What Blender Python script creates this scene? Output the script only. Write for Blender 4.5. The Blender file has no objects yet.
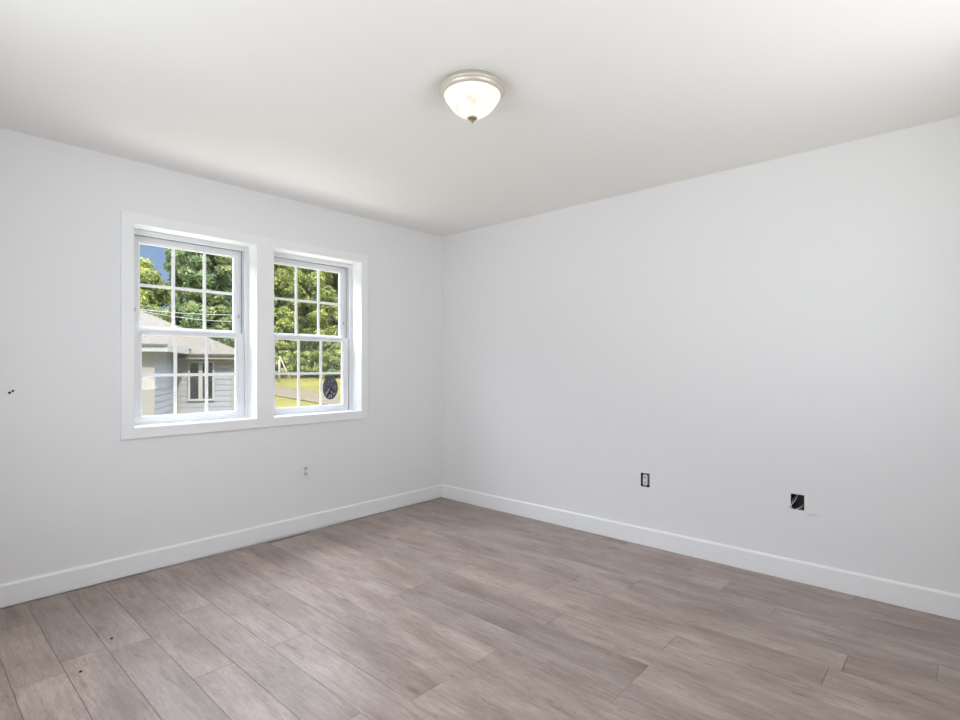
import bpy, math, random
from mathutils import Vector, Matrix, noise
random.seed(7)
S = bpy.context.scene
COL = S.collection
PI = math.pi

# ------------------------------------------------------------------ camera
CX, CY, CZ = -3.4764, -3.6251, 1.229
FW = Vector((0.74163, 0.67080, 0.0))      # viewing direction
RT = Vector((0.67080, -0.74163, 0.0))     # to the right of it
cam = bpy.data.cameras.new('camera')
cam.sensor_width = 36.0
cam.lens = 534.0 / 960.0 * 36.0
cam.shift_y = 6.0 / 960.0
cam.clip_start = 0.02
cam.clip_end = 500
co = bpy.data.objects.new('camera', cam)
COL.objects.link(co)
co.location = (CX, CY, CZ)
co.rotation_euler = (PI / 2, 0, -math.atan2(FW.x, FW.y))
S.camera = co

# ------------------------------------------------------------------ view, world, sun, added daylight lamps
S.view_settings.view_transform = 'Standard'
S.view_settings.look = 'None'
S.view_settings.exposure = 0.22
S.view_settings.gamma = 1.0
S.view_settings.use_curve_mapping = False
try:
    S.cycles.use_denoising = True
    S.cycles.max_bounces = 14
    S.cycles.diffuse_bounces = 8
    S.cycles.glossy_bounces = 4
    S.cycles.transparent_max_bounces = 24
    S.cycles.sample_clamp_indirect = 6.0
    S.cycles.caustics_reflective = False
    S.cycles.caustics_refractive = False
except Exception:
    pass

SKY_HIGH = 5.5          # brightness of the upper sky over the sky near the horizon
SUN = 5.2
SIDE = 38.0             # added fill lamp outside the added side window, watts
BACK = 14.0             # added fill lamp outside the added back window
BACK_UP = 38.0          # second lamp added there, aimed up to brighten the ceiling
FRONT_DOWN = 200.0        # lamp added above the two windows in view, standing in for sky
FRONT_UP = 80.0         # lamp added below them, standing in for ground bounce
LAMP = 0.72             # glow of the ceiling lamp's bowl

w = bpy.data.worlds.new('world')
S.world = w
w.use_nodes = True
nt = w.node_tree
nt.nodes.clear()
out = nt.nodes.new('ShaderNodeOutputWorld')
bg = nt.nodes.new('ShaderNodeBackground')
tc = nt.nodes.new('ShaderNodeTexCoord')
sx = nt.nodes.new('ShaderNodeSeparateXYZ')
rp = nt.nodes.new('ShaderNodeValToRGB')
mr = nt.nodes.new('ShaderNodeMapRange')
nt.links.new(tc.outputs['Generated'], sx.inputs[0])
nt.links.new(sx.outputs['Z'], rp.inputs[0])
nt.links.new(sx.outputs['Z'], mr.inputs['Value'])
mr.inputs['From Min'].default_value = 0.28
mr.inputs['From Max'].default_value = 0.55
mr.inputs['To Min'].default_value = 1.0
mr.inputs['To Max'].default_value = SKY_HIGH
e = rp.color_ramp.elements
e[0].position = 0.0; e[0].color = (0.42, 0.52, 0.66, 1)
e[1].position = 0.6; e[1].color = (0.72, 0.80, 0.95, 1)
x = e.new(0.20); x.color = (0.23, 0.35, 0.57, 1)
x = e.new(0.30); x.color = (0.24, 0.40, 0.70, 1)
nt.links.new(rp.outputs[0], bg.inputs[0])
nt.links.new(mr.outputs[0], bg.inputs[1])
nt.links.new(bg.outputs[0], out.inputs[0])

sl = bpy.data.lights.new('sun', 'SUN')
sl.energy = SUN
sl.angle = math.radians(0.6)
sl.color = (1.0, 0.93, 0.80)
so = bpy.data.objects.new('sun', sl)
COL.objects.link(so)
so.location = (3, -12, 14)
so.rotation_euler = Vector((0.10, 0.72, -0.68)).to_track_quat('-Z', 'Y').to_euler()

# opening of the added side window (unseen, left of and behind the view) and of the two windows in view
SWY0, SWY1, SWZ0, SWZ1 = -3.05, -1.15, 0.86, 2.10
BWX0, BWX1, BWZ0, BWZ1 = -2.95, -0.85, 0.86, 2.10      # added unseen window in the wall behind the view
XL, YB, HC = -3.75, -4.12, 2.44           # left wall, back wall, ceiling height
OPEN = [(-2.513, -1.7785), (-1.656, -0.917)]
OZ0, OZ1 = 0.866, 2.066

def area(name, loc, direction, sx_, sy_, energy, color, portal=False):
    l = bpy.data.lights.new(name, 'AREA')
    l.shape = 'RECTANGLE'
    l.size = sx_; l.size_y = sy_
    l.energy = energy
    l.color = color
    o = bpy.data.objects.new(name, l)
    COL.objects.link(o)
    o.location = loc
    o.rotation_euler = Vector(direction).to_track_quat('-Z', 'Y').to_euler()
    if portal:
        l.cycles.is_portal = True
    return o

area('side_fill_light', (XL - 0.30, (SWY0 + SWY1) / 2, (SWZ0 + SWZ1) / 2), (1, 0, -0.22), 1.9, 1.25, SIDE, (0.95, 0.975, 1.0))  # this and the back lamps are unseen, added to fill the room
area('back_fill_light', ((BWX0 + BWX1) / 2, YB - 0.30, (BWZ0 + BWZ1) / 2), (0, 1, -0.03), 2.1, 1.25, BACK, (0.96, 0.98, 1.0))
area('back_fill_light_up', ((BWX0 + BWX1) / 2, YB - 0.62, BWZ0 - 0.10), (0, 0.72, 0.70), 2.1, 1.0, BACK_UP, (1.0, 0.985, 0.965))
area('front_fill_light_down', (-1.9, 1.15, 3.05), (0.05, -0.72, -0.69), 3.4, 1.2, FRONT_DOWN, (0.86, 0.925, 1.0))  # this and the next are added lamps brightening jambs, floor and ceiling
area('front_fill_light_up', (-1.9, 1.15, 0.05), (0.05, -0.62, 0.78), 3.4, 1.2, FRONT_UP, (1.0, 0.98, 0.93))
for (a, b) in OPEN:
    area('window_portal', ((a + b) / 2, 0.26, (OZ0 + OZ1) / 2), (0, -1, 0), b - a, OZ1 - OZ0, 1.0, (1, 1, 1), True)

# ------------------------------------------------------------------ materials
def mat(name, color, rough=0.5, metal=0.0, spec=0.5):
    m = bpy.data.materials.new(name)
    m.use_nodes = True
    b = m.node_tree.nodes['Principled BSDF']
    b.inputs['Base Color'].default_value = (*color, 1)
    b.inputs['Roughness'].default_value = rough
    b.inputs['Metallic'].default_value = metal
    b.inputs['Specular IOR Level'].default_value = spec
    return m

def N(m, t):
    return m.node_tree.nodes.new(t)

def L(m, a, b):
    m.node_tree.links.new(a, b)

def mixc(m, fac, a, b, mode='MIX'):
    n = N(m, 'ShaderNodeMix')
    n.data_type = 'RGBA'
    n.blend_type = mode
    for sock, v in ((n.inputs[0], fac), (n.inputs[6], a), (n.inputs[7], b)):
        if hasattr(v, 'is_linked'):
            L(m, v, sock)
        elif isinstance(v, tuple):
            sock.default_value = (*v, 1)
        else:
            sock.default_value = v
    return n.outputs[2]

def noise_tex(m, vec, scale, detail=3, rough=0.5):
    n = N(m, 'ShaderNodeTexNoise')
    n.inputs['Scale'].default_value = scale
    n.inputs['Detail'].default_value = detail
    n.inputs['Roughness'].default_value = rough
    if vec is not None:
        L(m, vec, n.inputs['Vector'])
    return n.outputs['Fac']

def ramp(m, fac, stops):
    r = N(m, 'ShaderNodeValToRGB')
    el = r.color_ramp.elements
    el[0].position, el[0].color = stops[0][0], (*stops[0][1], 1)
    el[1].position, el[1].color = stops[-1][0], (*stops[-1][1], 1)
    for p, c in stops[1:-1]:
        q = el.new(p)
        q.color = (*c, 1)
    L(m, fac, r.inputs[0])
    return r.outputs[0]

def mapping(m, scale=(1, 1, 1), loc=(0, 0, 0)):
    t = N(m, 'ShaderNodeTexCoord')
    mp = N(m, 'ShaderNodeMapping')
    mp.inputs['Scale'].default_value = scale
    mp.inputs['Location'].default_value = loc
    L(m, t.outputs['Object'], mp.inputs[0])
    return mp.outputs[0]

def bump(m, h, strength, dist=0.01):
    b = N(m, 'ShaderNodeBump')
    b.inputs['Strength'].default_value = strength
    b.inputs['Distance'].default_value = dist
    L(m, h, b.inputs['Height'])
    L(m, b.outputs[0], m.node_tree.nodes['Principled BSDF'].inputs['Normal'])

def bsdf(m):
    return m.node_tree.nodes['Principled BSDF']

def paint(name, c, rough=0.6, spec=0.25):
    m = mat(name, c, rough, 0, spec)
    v = mapping(m)
    f = noise_tex(m, v, 90, 2)
    bump(m, f, 0.06, 0.002)
    g = noise_tex(m, v, 0.9, 2)
    L(m, mixc(m, g, tuple(k * 0.99 for k in c), tuple(min(1, k * 1.008) for k in c)), bsdf(m).inputs['Base Color'])
    return m

M_WALL = paint('wall_paint', (0.800, 0.800, 0.806))
M_CEIL = paint('ceiling_paint', (0.870, 0.850, 0.822), 0.8, 0.1)
M_TRIM = mat('trim_paint', (0.85, 0.855, 0.86), 0.35, 0, 0.4)
M_VINYL = mat('white_vinyl', (0.74, 0.74, 0.76), 0.3, 0, 0.45)
M_MUNTIN = mat('white_muntin', (0.90, 0.90, 0.90), 0.3, 0, 0.4)
M_STRIP = mat('weatherstrip', (0.22, 0.22, 0.24), 0.7)
M_LATCH = mat('vinyl_latch', (0.42, 0.42, 0.44), 0.4)
M_DARKGAP = mat('dark_gap', (0.05, 0.045, 0.04), 0.9, 0, 0.1)
M_SUB = mat('subfloor', (0.10, 0.075, 0.055), 0.9, 0, 0.1)
M_BLACK = mat('black_plastic', (0.012, 0.012, 0.014), 0.5)
M_WHITE = mat('white_plastic', (0.80, 0.80, 0.79), 0.35)
M_GREYP = mat('outlet_face', (0.62, 0.62, 0.61), 0.4)
M_SCREW = mat('screw_steel', (0.35, 0.34, 0.32), 0.4, 0.8)
M_NICKEL = mat('brushed_nickel', (0.60, 0.555, 0.47), 0.40, 0.30)
M_BRASS = mat('aged_brass', (0.33, 0.27, 0.17), 0.35, 0.8)
M_COPPER = mat('bare_copper', (0.5, 0.27, 0.15), 0.35, 0.9)

def glass_mat(name, tint):
    m = bpy.data.materials.new(name)
    m.use_nodes = True
    n = m.node_tree
    n.nodes.clear()
    o = n.nodes.new('ShaderNodeOutputMaterial')
    t = n.nodes.new('ShaderNodeBsdfTransparent')
    t.inputs[0].default_value = (*tint, 1)
    g = n.nodes.new('ShaderNodeBsdfGlossy')
    g.inputs['Roughness'].default_value = 0.02
    lw = n.nodes.new('ShaderNodeLayerWeight'); lw.inputs['Blend'].default_value = 0.5
    pw = n.nodes.new('ShaderNodeMath'); pw.operation = 'POWER'; pw.inputs[1].default_value = 5.0
    f = n.nodes.new('ShaderNodeMath'); f.operation = 'MULTIPLY_ADD'
    f.inputs[1].default_value = 0.8; f.inputs[2].default_value = 0.02
    n.links.new(lw.outputs['Facing'], pw.inputs[0]); n.links.new(pw.outputs[0], f.inputs[0])
    x = n.nodes.new('ShaderNodeMixShader')
    n.links.new(f.outputs[0], x.inputs[0])
    n.links.new(t.outputs[0], x.inputs[1])
    n.links.new(g.outputs[0], x.inputs[2])
    n.links.new(x.outputs[0], o.inputs[0])
    return m

M_GLASS = glass_mat('window_glass', (0.97, 0.98, 0.98))

def screen_mat():
    m = bpy.data.materials.new('insect_screen')
    m.use_nodes = True
    n = m.node_tree
    n.nodes.clear()
    o = n.nodes.new('ShaderNodeOutputMaterial')
    t = n.nodes.new('ShaderNodeBsdfTransparent')
    d = n.nodes.new('ShaderNodeBsdfDiffuse')
    d.inputs[0].default_value = (0.34, 0.33, 0.30, 1)
    x = n.nodes.new('ShaderNodeMixShader')
    x.inputs[0].default_value = 0.11
    n.links.new(t.outputs[0], x.inputs[1])
    n.links.new(d.outputs[0], x.inputs[2])
    n.links.new(x.outputs[0], o.inputs[0])
    return m
M_SCREEN = screen_mat()

# ------------------------------------------------------------------ mesh builder
class MB:
    def __init__(self):
        self.v = []; self.f = []; self.mi = []; self.sm = []
    def face(self, pts, mi=0, smooth=False):
        b = len(self.v)
        self.v += [tuple(p) for p in pts]
        self.f.append(tuple(range(b, b + len(pts))))
        self.mi.append(mi); self.sm.append(smooth)
    def raw(self, verts, faces, mi=0, smooth=False):
        b = len(self.v)
        self.v += [tuple(p) for p in verts]
        for q in faces:
            self.f.append(tuple(b + i for i in q)); self.mi.append(mi); self.sm.append(smooth)
    def box(self, x0, x1, y0, y1, z0, z1, mi=0):
        x0, x1 = min(x0, x1), max(x0, x1); y0, y1 = min(y0, y1), max(y0, y1); z0, z1 = min(z0, z1), max(z0, z1)
        vs = [(x0, y0, z0), (x1, y0, z0), (x1, y1, z0), (x0, y1, z0), (x0, y0, z1), (x1, y0, z1), (x1, y1, z1), (x0, y1, z1)]
        self.raw(vs, [(0, 3, 2, 1), (4, 5, 6, 7), (0, 1, 5, 4), (1, 2, 6, 5), (2, 3, 7, 6), (3, 0, 4, 7)], mi)
    def ring(self, x0, x1, z0, z1, l, r, b, t, y0, y1, mi=0):
        """rectangular frame in the x/z plane, one connected piece"""
        o = [(x0, z0), (x1, z0), (x1, z1), (x0, z1)]
        i = [(x0 + l, z0 + b), (x1 - r, z0 + b), (x1 - r, z1 - t), (x0 + l, z1 - t)]
        vs = [(p[0], y0, p[1]) for p in o] + [(p[0], y0, p[1]) for p in i] + [(p[0], y1, p[1]) for p in o] + [(p[0], y1, p[1]) for p in i]
        fs = []
        for k in range(4):
            n = (k + 1) % 4
            fs += [(k, n, 4 + n, 4 + k), (8 + n, 8 + k, 12 + k, 12 + n), (n, k, 8 + k, 8 + n), (4 + k, 4 + n, 12 + n, 12 + k)]
        self.raw(vs, fs, mi)
    def lathe(self, prof, cx=0, cy=0, seg=40, mi=0, smooth=True, axis='z'):
        vs = []; fs = []
        for (r, h) in prof:
            for k in range(seg):
                a = 2 * PI * k / seg
                if axis == 'z':
                    vs.append((cx + r * math.cos(a), cy + r * math.sin(a), h))
                else:
                    vs.append((cx + r * math.cos(a), h, cy + r * math.sin(a)))
        n = len(prof)
        for j in range(n - 1):
            for k in range(seg):
                k2 = (k + 1) % seg
                fs.append((j * seg + k, j * seg + k2, (j + 1) * seg + k2, (j + 1) * seg + k))
        self.raw(vs, fs, mi, smooth)
        if prof[0][0] > 1e-6:
            self.face([vs[k] for k in range(seg)], mi)
        if prof[-1][0] > 1e-6:
            self.face([vs[(n - 1) * seg + k] for k in range(seg)], mi)
    def tube(self, pts, r, seg=8, mi=0, r_end=None):
        pts = [Vector(p) for p in pts]
        vs = []; fs = []
        n = len(pts)
        up = None
        for i, p in enumerate(pts):
            d = (pts[min(i + 1, n - 1)] - pts[max(i - 1, 0)]).normalized()
            if up is None:
                up = d.cross(Vector((0, 0, 1)))
                if up.length < 0.1:
                    up = d.cross(Vector((1, 0, 0)))
            up = (up - d * up.dot(d)).normalized()
            s = d.cross(up)
            rr = r if r_end is None else r + (r_end - r) * i / (n - 1)
            for k in range(seg):
                a = 2 * PI * k / seg
                vs.append(p + up * rr * math.cos(a) + s * rr * math.sin(a))
        for i in range(n - 1):
            for k in range(seg):
                k2 = (k + 1) % seg
                fs.append((i * seg + k, i * seg + k2, (i + 1) * seg + k2, (i + 1) * seg + k))
        fs.append(tuple(range(seg - 1, -1, -1)))
        fs.append(tuple(range((n - 1) * seg, n * seg)))
        self.raw(vs, fs, mi, True)
    def build(self, name, mats, parent=None, bevel=0.0, weld=True):
        me = bpy.data.meshes.new(name)
        me.from_pydata(self.v, [], self.f)
        for m in (mats if isinstance(mats, (list, tuple)) else [mats]):
            me.materials.append(m)
        me.polygons.foreach_set('material_index', self.mi)
        me.polygons.foreach_set('use_smooth', self.sm)
        import bmesh
        bm = bmesh.new(); bm.from_mesh(me)
        if weld:
            bmesh.ops.remove_doubles(bm, verts=bm.verts, dist=1e-5)
        bmesh.ops.recalc_face_normals(bm, faces=bm.faces)
        bm.to_mesh(me); bm.free()
        o = bpy.data.objects.new(name, me)
        COL.objects.link(o)
        if parent is not None:
            o.parent = parent
        if bevel > 0:
            md = o.modifiers.new('bevel', 'BEVEL')
            md.width = bevel; md.segments = 2; md.limit_method = 'ANGLE'; md.angle_limit = math.radians(40)
        return o

def tag(o, label, cat=None, kind=None, group=None):
    o['label'] = label
    if cat: o['category'] = cat
    if kind: o['kind'] = kind
    if group: o['group'] = group
    return o

def empty(name, loc=(0, 0, 0), rz=0.0):
    o = bpy.data.objects.new(name, None)
    COL.objects.link(o)
    o.location = loc
    o.rotation_euler = (0, 0, rz)
    o.empty_display_size = 0.1
    return o

def wall_mesh(u0, u1, z0, z1, t0, t1, holes, plane):
    """a wall slab with rectangular holes; plane 'x': wall in the x/z plane, thickness along y; 'y': in the y/z plane"""
    us = sorted({u0, u1} | {h[0] for h in holes} | {h[1] for h in holes})
    zs = sorted({z0, z1} | {h[2] for h in holes} | {h[3] for h in holes})
    def P(u, z, t):
        return (u, t, z) if plane == 'x' else (t, u, z)
    def solid(i, j):
        if i < 0 or j < 0 or i >= len(us) - 1 or j >= len(zs) - 1:
            return False
        cu = (us[i] + us[i + 1]) / 2; cz = (zs[j] + zs[j + 1]) / 2
        return not any(h[0] < cu < h[1] and h[2] < cz < h[3] for h in holes)
    m = MB()
    for i in range(len(us) - 1):
        for j in range(len(zs) - 1):
            if not solid(i, j):
                continue
            a, b, c, d = us[i], us[i + 1], zs[j], zs[j + 1]
            for t in (t0, t1):
                m.face([P(a, c, t), P(b, c, t), P(b, d, t), P(a, d, t)])
            if not solid(i - 1, j): m.face([P(a, c, t0), P(a, d, t0), P(a, d, t1), P(a, c, t1)])
            if not solid(i + 1, j): m.face([P(b, c, t0), P(b, d, t0), P(b, d, t1), P(b, c, t1)])
            if not solid(i, j - 1): m.face([P(a, c, t0), P(b, c, t0), P(b, c, t1), P(a, c, t1)])
            if not solid(i, j + 1): m.face([P(a, d, t0), P(b, d, t0), P(b, d, t1), P(a, d, t1)])
    return m

# ------------------------------------------------------------------ room shell
TH = 0.24
JT = 0.012        # thickness of the jamb boards
fh = [(a - JT, b + JT, OZ0 - JT, OZ1 + JT) for (a, b) in OPEN]
o = wall_mesh(XL - 0.16, 0.16, -0.15, HC, 0.0, TH, fh, 'x').build('wall_front', M_WALL)
tag(o, 'pale grey painted wall holding the two white windows', 'wall', 'structure')

BX1 = (-2.040, -1.976, 0.400, 0.494)      # cut-out with the bare outlet
BX2 = (-2.958, -2.890, 0.409, 0.496)      # open cut-out with loose cables
M_WALLR = paint('wall_paint_scuffed', (0.800, 0.800, 0.806))
# a short grey smear on the paint beside the open cut-out
mm = M_WALLR
t_ = N(mm, 'ShaderNodeTexCoord'); mp_ = N(mm, 'ShaderNodeMapping')
mp_.inputs['Location'].default_value = (0, 2.995, -0.392)
L(mm, t_.outputs['Object'], mp_.inputs[0])
mp2 = N(mm, 'ShaderNodeMapping'); mp2.vector_type = 'POINT'
mp2.inputs['Rotation'].default_value = (math.radians(-22), 0, 0)
mp2.inputs['Scale'].default_value = (0, 22, 120)
L(mm, mp_.outputs[0], mp2.inputs[0])
ln = N(mm, 'ShaderNodeVectorMath'); ln.operation = 'LENGTH'
L(mm, mp2.outputs[0], ln.inputs[0])
msk = ramp(mm, ln.outputs['Value'], [(0.0, (0.5, 0.5, 0.5)), (0.95, (0, 0, 0))])
prev = bsdf(mm).inputs['Base Color'].links[0].from_socket
L(mm, mixc(mm, msk, prev, (0.45, 0.45, 0.45)), bsdf(mm).inputs['Base Color'])
o = wall_mesh(YB - 0.16, 0.0, -0.15, HC, 0.0, 0.15, [BX1, BX2], 'y').build('wall_right', M_WALLR)
tag(o, 'bare pale grey painted wall with two outlet cut-outs', 'wall', 'structure')
o = wall_mesh(YB - 0.16, 0.0, -0.15, HC, XL - 0.15, XL, [(SWY0, SWY1, SWZ0, SWZ1)], 'y').build('wall_left', M_WALL)
tag(o, 'pale grey painted wall beside the viewer', 'wall', 'structure')
o = wall_mesh(XL, 0.0, -0.15, HC, YB - 0.15, YB, [(BWX0, BWX1, BWZ0, BWZ1)], 'x').build('wall_back', M_WALL)
tag(o, 'pale grey painted wall behind the viewer', 'wall', 'structure')
m = MB(); m.box(XL - 1.7, 0.16, YB - 2.7, TH, HC, HC + 0.18)  # overhang past left and back walls is added to keep the sun out
tag(m.build('ceiling', M_CEIL), 'smooth off white painted ceiling', 'ceiling', 'structure')

# ------------------------------------------------------------------ floor: grey brown planks laid along y
def floor_mat():
    m = mat('plank_floor', (0.4, 0.33, 0.3), 0.42, 0, 0.5)
    at = N(m, 'ShaderNodeAttribute'); at.attribute_name = 'tint'
    ao = N(m, 'ShaderNodeAttribute'); ao.attribute_name = 'shift'
    tcx = N(m, 'ShaderNodeTexCoord')
    add = N(m, 'ShaderNodeVectorMath'); add.operation = 'ADD'
    L(m, tcx.outputs['Object'], add.inputs[0]); L(m, ao.outputs['Color'], add.inputs[1])
    def scaled(s):
        n = N(m, 'ShaderNodeMapping'); n.inputs['Scale'].default_value = s
        L(m, add.outputs[0], n.inputs[0]); return n.outputs[0]
    broad = noise_tex(m, scaled((6.5, 1.7, 1)), 1.0, 5, 0.62)       # soft cloudy patches
    grain = noise_tex(m, scaled((62, 4.5, 1)), 1.0, 6, 0.7)         # long grain
    fine = noise_tex(m, scaled((210, 20, 1)), 1.0, 3, 0.6)
    saw = noise_tex(m, scaled((16, 120, 1)), 1.0, 3, 0.55)          # cross saw marks
    sawm = noise_tex(m, scaled((6, 3.0, 1)), 1.0, 2, 0.5)
    knot = N(m, 'ShaderNodeTexVoronoi'); knot.inputs['Scale'].default_value = 1.0
    L(m, scaled((5.5, 1.7, 1)), knot.inputs['Vector'])
    base = mixc(m, ramp(m, broad, [(0.30, (0, 0, 0)), (0.66, (1, 1, 1))]), (0.270, 0.205, 0.175), (0.445, 0.363, 0.328))
    c = mixc(m, ramp(m, grain, [(0.40, (1, 1, 1)), (0.58, (0, 0, 0))]), base, mixc(m, 1.0, base, (0.83, 0.805, 0.79), 'MULTIPLY'))
    sn = N(m, 'ShaderNodeTexNoise'); sn.inputs['Scale'].default_value = 1.0; sn.inputs['Detail'].default_value = 6; sn.inputs['Roughness'].default_value = 0.72; sn.inputs['Distortion'].default_value = 0.6
    L(m, scaled((24, 3.2, 1)), sn.inputs['Vector'])
    streak = ramp(m, sn.outputs['Fac'], [(0.57, (0, 0, 0)), (0.69, (1, 1, 1))])
    c = mixc(m, streak, c, mixc(m, 1.0, c, (0.73, 0.675, 0.65), 'MULTIPLY'))
    c = mixc(m, ramp(m, fine, [(0.35, (0.6, 0.6, 0.6)), (0.6, (0, 0, 0))]), c, mixc(m, 1.0, c, (0.76, 0.74, 0.73), 'MULTIPLY'))
    cr = N(m, 'ShaderNodeTexNoise'); cr.inputs['Scale'].default_value = 1.0; cr.inputs['Detail'].default_value = 8; cr.inputs['Roughness'].default_value = 0.8; cr.inputs['Distortion'].default_value = 1.2
    L(m, scaled((34, 7.0, 1)), cr.inputs['Vector'])
    c = mixc(m, ramp(m, cr.outputs['Fac'], [(0.57, (0, 0, 0)), (0.63, (1, 1, 1))]), c, mixc(m, 1.0, c, (0.72, 0.67, 0.65), 'MULTIPLY'))
    c = mixc(m, ramp(m, cr.outputs['Fac'], [(0.36, (1, 1, 1)), (0.43, (0, 0, 0))]), c, mixc(m, 1.0, c, (1.13, 1.13, 1.13), 'MULTIPLY'))
    sm = N(m, 'ShaderNodeMath'); sm.operation = 'MULTIPLY'
    L(m, ramp(m, saw, [(0.5, (0, 0, 0)), (0.62, (1, 1, 1))]), sm.inputs[0])
    L(m, ramp(m, sawm, [(0.55, (0, 0, 0)), (0.68, (0.7, 0.7, 0.7))]), sm.inputs[1])
    c = mixc(m, sm.outputs[0], c, mixc(m, 1.0, c, (1.18, 1.18, 1.18), 'MULTIPLY'))
    c = mixc(m, ramp(m, knot.outputs['Distance'], [(0.03, (0.75, 0.75, 0.75)), (0.10, (0, 0, 0))]), c, (0.17, 0.125, 0.105))
    c = mixc(m, 1.0, c, at.outputs['Color'], 'MULTIPLY')
    L(m, c, bsdf(m).inputs['Base Color'])
    rr = N(m, 'ShaderNodeMapRange')
    rr.inputs['To Min'].default_value = 0.36; rr.inputs['To Max'].default_value = 0.50
    L(m, grain, rr.inputs['Value']); L(m, rr.outputs[0], bsdf(m).inputs['Roughness'])
    bump(m, grain, 0.12, 0.002)
    return m
M_FLOOR = floor_mat()
PW, PL = 0.1615, 1.30
ROWJ = {-2: -0.85, -1: -0.90, 0: -1.385, 1: -0.74, 2: -1.383, 3: -2.123, 4: -1.38, 5: -2.128, 6: -1.372, 7: -1.368,
        8: -2.154, 9: -1.36, 10: -0.62, 11: -1.963, 12: -0.95, 13: -1.62, 14: -2.64, 15: -1.1, 16: -1.9}
TINT = [(5, -1.6, 1.12), (5, -2.6, 0.99), (4, -0.8, 1.08), (4, -2.0, 1.02), (6, -0.8, 1.11), (7, -0.8, 1.08), (6, -2.0, 0.98), (7, -2.0, 0.90),
        (6, -3.0, 0.94), (7, -3.0, 1.02), (8, -1.5, 0.93), (8, -2.8, 1.05), (9, -2.0, 1.13), (9, -0.8, 0.97), (10, -1.5, 1.00), (11, -1.2, 1.0),
        (11, -2.6, 1.08), (14, -2.0, 1.06), (14, -3.0, 0.96), (2, -0.8, 1.04), (2, -2.0, 1.06), (1, -0.4, 1.05), (1, -1.4, 0.97), (0, -0.8, 0.94),
        (0, -2.0, 1.04), (-1, -0.4, 0.97), (-1, -1.6, 0.88), (-2, -1.6, 0.98), (-2, -0.4, 0.90), (3, -1.5, 0.98), (3, -2.8, 1.0)]
m = MB(); m.box(XL, 0, YB, 0, -0.15, -0.011, 1)
tints = []; shifts = []
nb = len(m.f)
rnd = random.Random(21)
plank_data = []
G = 0.0006
for k in range(-8, 18):
    xa, xb = -2.68 + PW * k, -2.68 + PW * (k + 1)
    xa, xb = max(xa, XL), min(xb, -0.004)
    if xb - xa < 0.01:
        continue
    j = ROWJ.get(k, -rnd.uniform(0.2, 1.3))
    while j < 0: j += PL
    ye = {2: -0.018, 3: -0.020, 4: -0.024, 5: -0.032, 6: -0.050, 7: -0.048, 8: -0.030, 9: -0.018}.get(k, -0.008)
    y1 = j
    while y1 > YB:
        y0 = y1 - PL
        a, b = max(y0, YB), min(y1, ye)
        if b - a > 0.01:
            t = next((q[2] for q in TINT if q[0] == k and a < q[1] < b), None)
            if t is None: t = rnd.uniform(0.90, 1.08)
            wv = rnd.uniform(-0.012, 0.012)
            plank_data.append((t, wv, rnd.uniform(0, 40), rnd.uniform(0, 40)))
            g2 = G if rnd.random() < 0.6 else G * 0.5
            bv = 0.0009
            X0, X1, Y0, Y1 = xa + g2, xb - g2, a + g2, b - g2
            vs = [(X0, Y0, -0.01), (X1, Y0, -0.01), (X1, Y1, -0.01), (X0, Y1, -0.01),
                  (X0, Y0, -bv), (X1, Y0, -bv), (X1, Y1, -bv), (X0, Y1, -bv),
                  (X0 + bv, Y0 + bv, 0), (X1 - bv, Y0 + bv, 0), (X1 - bv, Y1 - bv, 0), (X0 + bv, Y1 - bv, 0)]
            m.raw(vs, [(0, 1, 5, 4), (1, 2, 6, 5), (2, 3, 7, 6), (3, 0, 4, 7), (4, 5, 9, 8), (5, 6, 10, 9), (6, 7, 11, 10), (7, 4, 8, 11), (8, 9, 10, 11)], 0)
        y1 = y0
me = bpy.data.meshes.new('floor')
me.from_pydata(m.v, [], m.f)
me.materials.append(M_FLOOR); me.materials.append(M_SUB)
me.polygons.foreach_set('material_index', m.mi)
ta = me.attributes.new('tint', 'FLOAT_COLOR', 'FACE')
sa = me.attributes.new('shift', 'FLOAT_COLOR', 'FACE')
for i in range(len(m.f)):
    if i < nb:
        ta.data[i].color = (1, 1, 1, 1); sa.data[i].color = (0, 0, 0, 1)
    else:
        t, wv, s1, s2 = plank_data[(i - nb) // 9]
        ta.data[i].color = (t * (1 + wv), t, t * (1 - wv), 1)
        sa.data[i].color = (s1, s2, 0, 1)
o = bpy.data.objects.new('floor', me); COL.objects.link(o)
tag(o, 'grey brown wood look plank floor', 'floor', 'structure')

# ------------------------------------------------------------------ baseboards
def baseboard(name, length_axis, a, b, depth_sign, z0, label, seams=()):
    """profile with an eased top edge, running along x (front wall) or y (right wall)"""
    h, t = 0.1205, 0.014
    prof = [(0, z0), (t, z0), (t, h - 0.010), (t - 0.006, h), (0, h)]
    m = MB()
    cuts = [a] + list(seams) + [b]
    for i in range(len(cuts) - 1):
        p, q = cuts[i] + (0.0006 if i else 0), cuts[i + 1] - (0.0006 if i < len(cuts) - 2 else 0)
        vs = []
        for u in (p, q):
            for (d, z) in prof:
                vs.append((u, -d, z) if length_axis == 'x' else ((-d if depth_sign > 0 else XL + d), u, z) if length_axis == 'y' else (u, YB + d, z))
        n = len(prof)
        m.raw(vs, [tuple(range(n)), tuple(range(2 * n - 1, n - 1, -1))] + [(k, (k + 1) % n, n + (k + 1) % n, n + k) for k in range(n)])
    o = m.build(name, M_TRIM)
    return tag(o, label, 'baseboard', 'structure')
baseboard('baseboard_front', 'x', XL, 0.0, 1, 0.006, 'white baseboard under the windows with a dark gap below it')
baseboard('baseboard_right', 'y', YB, -0.014, 1, 0.0015, 'white baseboard along the bare right wall', (-2.365,))
baseboard('baseboard_left', 'y', YB + 0.014, -0.014, -1, 0.0015, 'white baseboard on the wall beside the viewer')
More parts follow.
